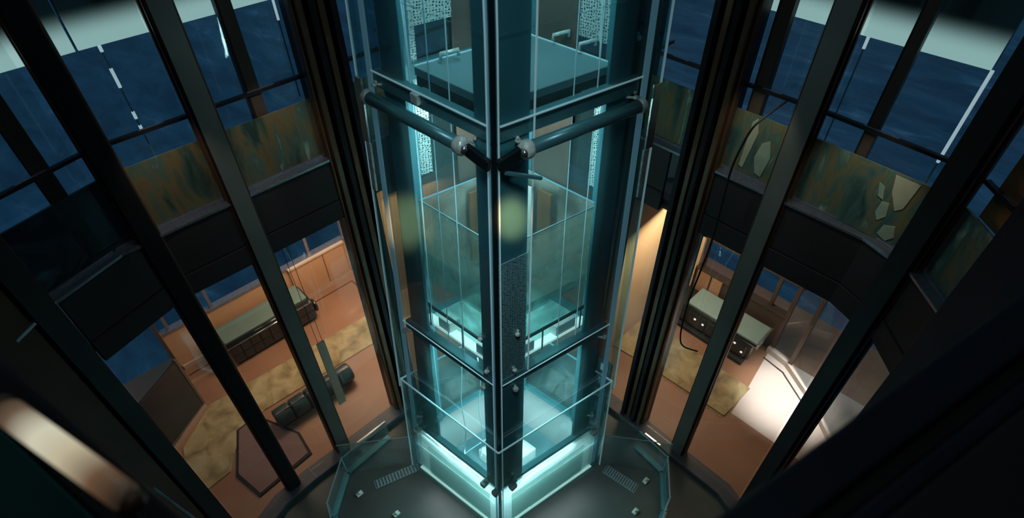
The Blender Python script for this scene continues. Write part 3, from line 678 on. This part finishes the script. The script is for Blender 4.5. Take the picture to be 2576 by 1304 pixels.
# spider knobs where glass is bolted
def knob(u, v, z, r=.035):
    p = T(u, v, z); b_ = MB(); b_.ball(p, r, 1, 1, .8, 12); c = T(.5, .5, z); d = (c-p).normalized()
    b_.tube([p, p+d*.09], r*.45, 8)
    b_.ball(p+Vector((random.uniform(-.03, .03), random.uniform(-.03, .03), .03)), r*.6, 1, 1, 1, 8)
    b_.obj('glass_bolt', 'fitting', sh, smooth=True)
for z in (4.0, 7.55, 1.5):
    for u, v in ((.12, -.03), (.97, -.03), (-.03, .12), (-.03, .95)):
        knob(u, v, z+random.uniform(-.05, .03), .04 if z != 7.55 else .028)
for u, v, z in ((.09, -.02, 4.35), (-.02, .12, 4.35), (.10, -.02, 1.75), (-.02, .1, 1.75), (1.02, .06, 8.0), (.06, 1.02, 8.0), (.95, -.03, 1.85), (-.03, .93, 1.95), (-.02, .14, 5.0), (.14, -.02, 4.9), (1.0, .0, 2.4), (0, 1.0, 2.4)):
    knob(u, v, z, .032)
# perforated sheets (back faces, and the front cover strip)
slab2(.955, .965, .06, .50, 8.02, 9.2, 'perforated_sheet', 'perf', sh, 0); slab2(.06, .42, .955, .965, 7.9, 9.6, 'perforated_sheet', 'perf', sh, 0)
slab2(.970, .976, .03, .26, 7.3, 9.2, 'perforated_sheet', 'perf', sh, 0)
slab2(.955, .965, .10, .30, 6.4, 7.3, 'perforated_sheet', 'perf', sh, 0); slab2(.10, .26, .955, .965, 6.3, 7.3, 'perforated_sheet', 'perf', sh, 0)
slab2(.002, .009, .02, .23, 4.2, 6.15, 'perforated_sheet', 'perf', sh, 0)
# brown panels at the back, standing in for warm reflections
slab2(.955, .968, .50, .82, 5.6, 11.5, 'brown_panel', 'brown', sh); slab2(.44, .80, .955, .968, 5.6, 11.5, 'brown_panel', 'brown', sh)
# frosted lower screens inside
slab2(.05, .06, .24, .78, 4.7, 5.25, 'frosted_screen', 'frost', sh, 0); slab2(.22, .76, .05, .06, 4.7, 5.6, 'frosted_screen', 'frost', sh, 0)
# glowing curb panels at the base
K['curb'] = glass('lit_curb_glass', (.72, .86, .86), .62, (.84, .93, .93), rough=.1)
K['curb2'] = glass('lit_curb_inset', (.80, .90, .88), .5, (.80, .92, .89), rough=.15)
slab2(0, 1, -.015, .01, .02, 1.36, 'base_panel', 'curb', sh, .006); slab2(-.015, .01, 0, 1, .02, 1.36, 'base_panel', 'curb', sh, .006)
slab2(.98, 1.0, 0, 1, .02, 1.36, 'base_panel', 'curb', sh, .006); slab2(0, 1, .98, 1.0, .02, 1.36, 'base_panel', 'curb', sh, .006)
slab2(.10, .86, -.022, -.016, .10, 1.05, 'base_inset', 'curb2', sh, .003); slab2(-.022, -.016, .10, .88, .10, 1.05, 'base_inset', 'curb2', sh, .003)
for a in ((0, 1.0, -.03, .0), (-.03, 0, 0, 1.0)): slab2(*a, 0, .05, 'base_rail', 'ledteal', sh)  # rail glow added to light the surrounding floor
slab2(.02, .98, .02, .98, .0, .05, 'pit_floor', 'platform', sh)
for u, v in ((.13, -.04), (-.04, .09), (.0, -.04), (.96, -.04), (-.04, .96)):
    p = T(u, v, 1.42); MB().box(p.x-.06, p.x+.06, p.y-.05, p.y+.05, 1.36, 1.46).obj('clamp_block', 'white', sh, .02)
# inner rails and vertical guides
for u, v, m_ in ((.55, .04, 'inner'), (.40, .05, 'edge'), (.04, .55, 'edge'), (.04, .72, 'edge'), (.72, .04, 'edge')):
    p0, p1 = T(u, v, 4.2), T(u, v, 12.4)
    MB().tube([p0, T(u, v, 8.4), p1], .006, 6).obj('guide_wire', m_ if m_ != 'inner' else 'strip', sh)

# cables (separate things)
for i, (u, v, za, zb, lb) in enumerate(((.82, .10, 1.8, 12.4, 'thin pale cable close to the left corner post of the lift shaft'), (.55, .12, .7, 3.9, 'pale cable hanging slack in front of the lower left shaft glass'), (.42, .18, 1.2, 3.9, 'short pale cable hanging near the front corner post, lower left'),
        (.60, .60, 5.9, 12.4, 'pale cable rising behind the cab on the left'), (.66, .66, 5.9, 12.4, 'twin pale cable beside the one behind the cab'), (.12, .90, 4.9, 12.4, 'bright pale cable behind the right shaft glass'), (.24, .93, 7.7, 12.4, 'fine cable close to the right corner post of the lift shaft'), (.6, .42, 7.9, 12.4, 'cable ending on the teal platform'))):
    pts = [T(u+.01*math.sin(k*1.3+i), v+.008*math.cos(k*1.7+i), lerp(za, zb, k/8)) for k in range(9)]
    tag(MB().tube(smooth(pts, 1), .008 if i != 5 else .014, 6).obj('lift_cable', 'edge', smooth=True), lb, 'cable', 'cables inside the lift shaft')

# lift platform (counterweight plate) near the top
pl = thing('lift_platform', 'flat teal square platform with dark edge in the upper shaft', 'platform', tuple(T(.4, .45, 7.78)))
slab2(.07, .72, .07, .86, 7.74, 7.82, 'deck', 'platform', pl, .008)
slab2(.075, .715, .075, .855, 7.60, 7.735, 'skirt', 'gasket', pl, .008)
for a in ((.712, .72, .07, .86), (.07, .72, .853, .86)): slab2(*a, 7.82, 7.835, 'edge_trim', 'edge', pl)
for u, v in ((.66, .20), (.70, .5), (.3, .84), (.5, .84)):
    a = T(u, v, 7.86); b_ = T(u-.02, v+.10, 7.87)
    MB().tube([a, a+Vector((0, 0, .05)), b_+Vector((0, 0, .05)), b_], .018, 8).obj('grab_handle', 'fitting', pl, smooth=True)
for u, v in ((.62, .04), (.06, .70)):
    p = T(u, v, 7.6); MB().box(p.x-.10, p.x+.10, p.y-.05, p.y+.05, 7.56, 7.66).obj('bracket', 'fitting', pl, .01)

# glass cab
cb = thing('lift_cab', 'clear glass lift cab with hazy walls in the middle of the shaft', 'lift cab', tuple(T(.5, .5, 4.9)))
U0, U1, V0, V1 = .12, .90, .14, .92
for a in ((U0, U1, V0, V0+.008), (U0, U0+.008, V0, V1), (U1-.008, U1, V0, V1), (U0, U1, V1-.008, V1)):
    slab2(*a, 5.0, 6.15, 'cab_wall', 'cab', cb, 0)
for i, a in enumerate(((U0, U1, V0, V0+.007), (U0, U0+.007, V0, V1), (U1-.009, U1, V0, V1), (U0, U1, V1-.009, V1))):
    slab2(*a, 6.15, 6.162, 'top_edge', 'dimedge' if i < 2 else 'strip', cb, 0)
slab2(U0, U1, V0, V1, 4.95, 5.0, 'cab_floor', 'frost', cb, 0)
slab2(.80, .82, .46, .60, 5.0, 6.1, 'copper_panel', 'copper', cb, .004); slab2(.44, .56, .82, .84, 5.0, 6.1, 'copper_panel', 'copper', cb, .004)
slab2(.80, .82, .62, .70, 5.0, 6.1, 'brown_panel', 'brown', cb, .004); slab2(.60, .68, .82, .84, 5.0, 6.1, 'brown_panel', 'brown', cb, .004)
slab2(.60, .68, U1-.1, U1-.09, 5.05, 6.1, 'door_edge', 'white', cb, .004)
slab2(.13, .14, .235, .262, 5.2, 6.15, 'door_edge', 'edge', cb, .003)

# machinery under the cab
mc = thing('drive_unit', 'white lit drive machinery with dark rails below the glass cab', 'machinery', tuple(T(.4, .4, 4.2)))
slab2(.12, .9, .12, .9, 4.17, 4.2, 'tray', 'paleteal', mc)
for a in ((.20, .34, .10, .18), (.62, .74, .10, .2), (.10, .18, .22, .40), (.10, .18, .60, .78), (.30, .5, .3, .5)): slab2(*a, 4.2, 4.42, 'housing', 'white', mc, .012)
for p, q in ((T(.85, .08, 4.6), T(.22, .08, 4.6)), (T(.08, .22, 4.6), T(.08, .85, 4.6))): MB().bar(p, q, .03, .03).obj('rail', 'gasket', mc)
for u, v in ((.45, .08), (.8, .08), (.08, .45), (.08, .8)): MB().bar(T(u, v, 4.2), T(u, v, 4.6), .015, .015).obj('rail_leg', 'gasket', mc)
for a in ((.2, .9, .09, .16), (.09, .16, .2, .9)): slab2(*a, 4.2, 4.24, 'light_tray', 'ledteal', mc)
# base buffer box
bx = thing('buffer_box', 'glowing white box standing in the pit at the bottom of the shaft', 'box', tuple(T(.45, .45, .05)))
slab2(.38, .72, .38, .74, .05, .42, 'case', 'white', bx, .03); slab2(.41, .69, .41, .71, .42, .44, 'lit_lid', 'ledteal', bx, .01)
MB().tube([T(.5, .5, .44), T(.5, .5, .6), T(.55, .6, .62), T(.58, .66, .44)], .02, 8).obj('hose', 'fitting', bx, smooth=True)
# fallen wires around the pit
tag(MB().tube(smooth([T(.84, .3, .1), T(.80, .45, .3), T(.80, .62, .3), T(.86, .75, .1)]), .01, 6).obj('loose_wire', 'edge'), 'loose pale wire coiled beside the white box in the pit', 'wire')

# clear glass skirt around the base
sk = thing('glass_skirt', 'clear low glass screen standing around the glowing base of the shaft', 'glass screen', tuple(T(.5, .5, 0)))
for a in ((-.06, 1.07, -.065, -.055), (-.065, -.055, -.06, 1.07), (1.065, 1.075, -.06, 1.07), (-.06, 1.07, 1.065, 1.075)):
    slab2(*a, 0.02, 2.75, 'glass_panel', 'inner', sk, 0)
    slab2(*a, 2.75, 2.775, 'top_edge', 'edge', sk, 0)
for u, v in ((1.07, -.06), (-.06, 1.07)):
    slab2(u-.004, u+.004, v-.004, v+.004, 0, 2.78, 'corner_edge', 'edge', sk, 0)

# low glass kerb ring round the shaft (octagon)
ring = [(2.2, 5.72), (1.22, 5.66), (.62, 5.14), (.35, 4.3)]
ring2 = [(5.42, 2.3), (5.36, 1.64), (4.78, 1.20), (3.9, .95)]
for nm, rg in (('left', ring), ('right', ring2)):
    t = thing('glass_kerb', 'angular low hazy glass kerb on the dark floor, %s of the shaft' % nm, 'glass kerb', (*rg[1], 0))
    for p, q in zip(rg, rg[1:]):
        MB().wall(p, q, .012, .0, .55).obj('glass_panel', 'kerbglass', t); MB().wall(p, q, .02, .55, .562).obj('top_edge', 'dimedge', t)
        MB().wall(p, q, .10, 0, .04).obj('base_rail', 'ring', t)
    for p in rg[1:3]: MB().box(p[0]-.012, p[0]+.012, p[1]-.012, p[1]+.012, 0, .58).obj('corner_edge', 'dimedge', t)
# hazy connecting panes from skirt corners to the mullion walls
for p, q, lb in (((2.27, 4.88), (1.22, 5.66), 'hazy low glass pane between shaft corner and left kerb'), ((4.60, 2.66), (5.36, 1.64), 'hazy low glass pane between shaft corner and right kerb')):
    t = thing('linking_pane', lb, 'glass pane', (*p, 0), 'hazy linking panes')
    MB().wall(p, q, .012, 0, 1.0).obj('glass_panel', 'kerbglass', t); MB().wall(p, q, .014, 1.0, 1.01).obj('top_edge', 'dimedge', t)
# floor grilles
K['grille'] = mat('grille_metal', (.20, .36, .40), .4, .2, .2, 20)
def grille(p, q, wdt, lb, n=14):
    p, q = Vector(p), Vector(q); d = (q-p); L = d.length; d.normalize(); nn = Vector((-d.y, d.x))
    t = thing('floor_grille', lb, 'grille', (p.x, p.y, 0), 'pale floor grilles')
    MB().wall(p, q, wdt, .002, .012).obj('tray', 'grille', t)
    b_ = MB()
    for i in range(n): c = p+d*(i+.5)*L/n; b_.wall(c-d*.012, c+d*.012, wdt*.9, .012, .02)
    b_.obj('bars', 'kerb', t)
grille((1.45, 5.12), (2.22, 4.86), .16, 'pale blue floor grille left of the glowing base')
grille((4.66, 2.42), (4.76, 1.78), .18, 'pale blue floor grille right of the glowing base')
for p, lb in (((1.16, 5.17), 'small glassy floor clip at the end of the left grille'), ((1.42, 4.42), 'small bright floor clip on the dark floor left of the shaft'), ((4.42, 1.55), 'small bright floor clip on the dark floor right of the shaft'), ((5.0, 1.75), 'glassy floor clip beside the right kerb')):
    t = thing('floor_clip', lb, 'clip', (*p, 0), 'glassy floor clips')
    MB().box(p[0]-.06, p[0]+.06, p[1]-.04, p[1]+.04, .0, .04).obj('plate', 'fitting', t, .01); MB().ball((p[0], p[1], .06), .03).obj('button', 'fitting', t, smooth=True)

# metal bracket plates by the right column foot
t = thing('bracket_plate', 'grey slotted bracket plate at the foot of the right ribbed column', 'bracket', (5.3, 3.2, 1.2))
MB().wall((5.28, 3.30), (5.28, 3.02), .03, 0, 2.0).obj('plate', 'kerb', t, .006)
for z in (.5, .9, 1.3, 1.7): MB().wall((5.255, 3.24), (5.255, 3.08), .02, z, z+.2).obj('slot_cover', 'chrome', t, .02)
# white debris tags lying on glass near the mullion feet
for p, q, lb in (((1.62, 5.98), (2.3, 5.98), 'thin bright steel threshold strip at the foot of the left heavy mullion'), ((5.70, 2.3), (5.70, 1.95), 'thin bright threshold strip at the foot of the right heavy mullion')):
    tag(MB().wall(p, q, .035, .112, .14).obj('threshold_strip', 'chrome', bevel=.004), lb, 'strip')

# ------------------------------------------------------------------ near bays and the balcony we look from
K['bz'] = mat('smoked_bronze_panel', (.06, .030, .020), .5, .1, .2, .8, spec=.3)
t = thing('bronze_wall_panel', 'tall dark bronze wall panel behind the nearest left mullion', 'wall panel', (-1.4, 5.1, 0))
MB().wall((-.84, 5.60), (-2.7, 4.0), .05, 0.1, 13.6).obj('panel', 'bz', t)
for p, lb in (((-.95, 5.2), 'long'), ((-1.2, 4.6), 'short')):
    MB().bar((p[0], p[1], 3.4), (p[0]+.35, p[1]-.5, 1.0), .02, .02).obj('glass_edge', 'faintstreak', t)  # bars standing in for reflected edges on the panel
tag(MB().wall((5.22, -.28), (3.0, -2.5), .2, 0, 13.6).obj('navy_wall_panel', 'navy', bevel=.01), 'dark navy wall slab right of the angled corner bay', 'wall panel')
t = thing('copper_blind', 'dark copper blind hanging in the angled corner bay', 'blind', (5.6, .0, 6.8))
MB().wall(*off_line((5.60, .12), (5.30, -.18), .26), .02, 6.75, 7.9).obj('blind', 'copper', t)

def at(x, y, z):
    d = fw*fpx+rt*(x-1288)+up*(652-y); k = (z-CAMZ)/d.z; return Vector((d.x*k, d.y*k))
# left balcony parapet
A = Vector((-.56, 2.64)); B_ = Vector((-.25, 1.39)); d = (B_-A).normalized()
n = Vector((d.y, -d.x)); n = n if n.x < 0 else -n
A2, B2 = A-d*2.2, B_+d*.65
t = thing('balcony_parapet', 'black balcony parapet with a teal reflection painted on its inner lip, lower left', 'parapet', (*B_, 7.0), 'balcony parapets in the near corners')
MB().prism([tuple(A2), tuple(B2), tuple(B2+n*.10), tuple(A2+n*.10)], 7.2, 8.0).obj('outer_rail', 'black', t, .02)
MB().prism([tuple(A2+n*.105), tuple(B2+n*.105), tuple(B2+n*.16), tuple(A2+n*.16)], 7.2, 7.97).obj('channel', 'blackm', t, .01)
K['lip'] = mat('teal_lip_reflection', (.012, .06, .065), .35, .1, .1, 2)  # teal reflection painted into the lip colour
MB().prism([tuple(A2+n*.165), tuple(B2+n*.165), tuple(B2+n*.36), tuple(A2+n*.36)], 7.2, 7.99).obj('inner_lip', 'lip', t, .01)
MB().prism([tuple(A2+n*.365), tuple(B2+n*.365), tuple(B2+n*2.4), tuple(A2+n*2.4)], 7.2, 8.03).obj('deck', 'blackm', t, .01)
# lamp on it
lp = thing('tube_lamp', 'short bright cream tube lamp lying on the near black parapet', 'lamp', (-.38, 1.48, 8.6))
a, b_ = Vector((*at(10, 1028, 8.6), 8.6)), Vector((*at(330, 1262, 8.6), 8.6)); dd = (b_-a)
mt, nt, bb, o = new_mat('fading_lamp_tube'); bb.inputs['Base Color'].default_value = (.05, .035, .025, 1); bb.inputs['Roughness'].default_value = .4
tc = nt.nodes.new('ShaderNodeTexCoord'); dp = nt.nodes.new('ShaderNodeVectorMath'); dp.operation = 'DOT_PRODUCT'
nt.links.new(tc.outputs['Object'], dp.inputs[0]); dp.inputs[1].default_value = dd/dd.length_squared
sb = nt.nodes.new('ShaderNodeMath'); sb.operation = 'SUBTRACT'; sb.inputs[1].default_value = a.dot(dd)/dd.length_squared; nt.links.new(dp.outputs['Value'], sb.inputs[0])
cr = nt.nodes.new('ShaderNodeValToRGB'); el = cr.color_ramp.elements
for k_, c_k in ((.0, (.02, .012, .008)), (.14, (.12, .08, .05)), (.36, (.60, .58, .44)), (.56, (.50, .44, .30)), (.80, (.12, .065, .035))):
    e = el.new(k_) if k_ not in (0.0,) else el[0]
    e.color = (*c_k, 1)
el[-1].color = (.01, .008, .006, 1)
nt.links.new(sb.outputs[0], cr.inputs[0]); nt.links.new(cr.outputs[0], bb.inputs['Emission Color']); bb.inputs['Emission Strength'].default_value = 1.0
MB().tube([a, a+dd*.04, b_-dd*.04, b_], [.026, .037, .034, .022], 20).obj('diffuser', mt, lp, smooth=True)
MB().tube([a-dd*.06, a-dd*.04, a], [.02, .035, .035], 16).obj('end_cap', 'bronze', lp, smooth=True)
MB().tube([b_, b_+dd*.03, b_+dd*.05], [.03, .03, .015], 16).obj('end_cap', 'bronze', lp, smooth=True)
MB().tube([a+dd*.5, a+dd*.5-Vector((0, 0, .58))], .012, 8).obj('stem', 'blackm', lp)
# right balcony parapet
E1, E2 = Vector((.79, .08)), Vector((2.29, -.27)); d = (E2-E1).normalized(); n = Vector((d.y, -d.x))
P0, P1 = E1-d*1.0, E2+d*3
t = thing('balcony_parapet', 'dark navy balcony parapet with stepped black ledge, lower right', 'parapet', (*E1, 7.6), 'balcony parapets in the near corners')
MB().prism([tuple(P0), tuple(P1), tuple(P1+n*.17), tuple(P0+n*.11)], 7.6, 8.5).obj('outer_rail', 'navy', t, .01)
MB().prism([tuple(P0+n*.115), tuple(P1+n*.175), tuple(P1+n*.24), tuple(P0+n*.15)], 7.6, 8.46).obj('channel', 'blackm', t, .01)
MB().prism([tuple(P0+n*.155), tuple(P1+n*.245), tuple(P1+n*.30), tuple(P0+n*.20)], 7.6, 8.5).obj('inner_rail', 'navy', t, .01)
MB().prism([tuple(P0+n*.205), tuple(P1+n*.305), tuple(P1+n*2.5), tuple(P0+n*2.5)], 7.6, 8.52).obj('deck', 'blackm', t, .01)
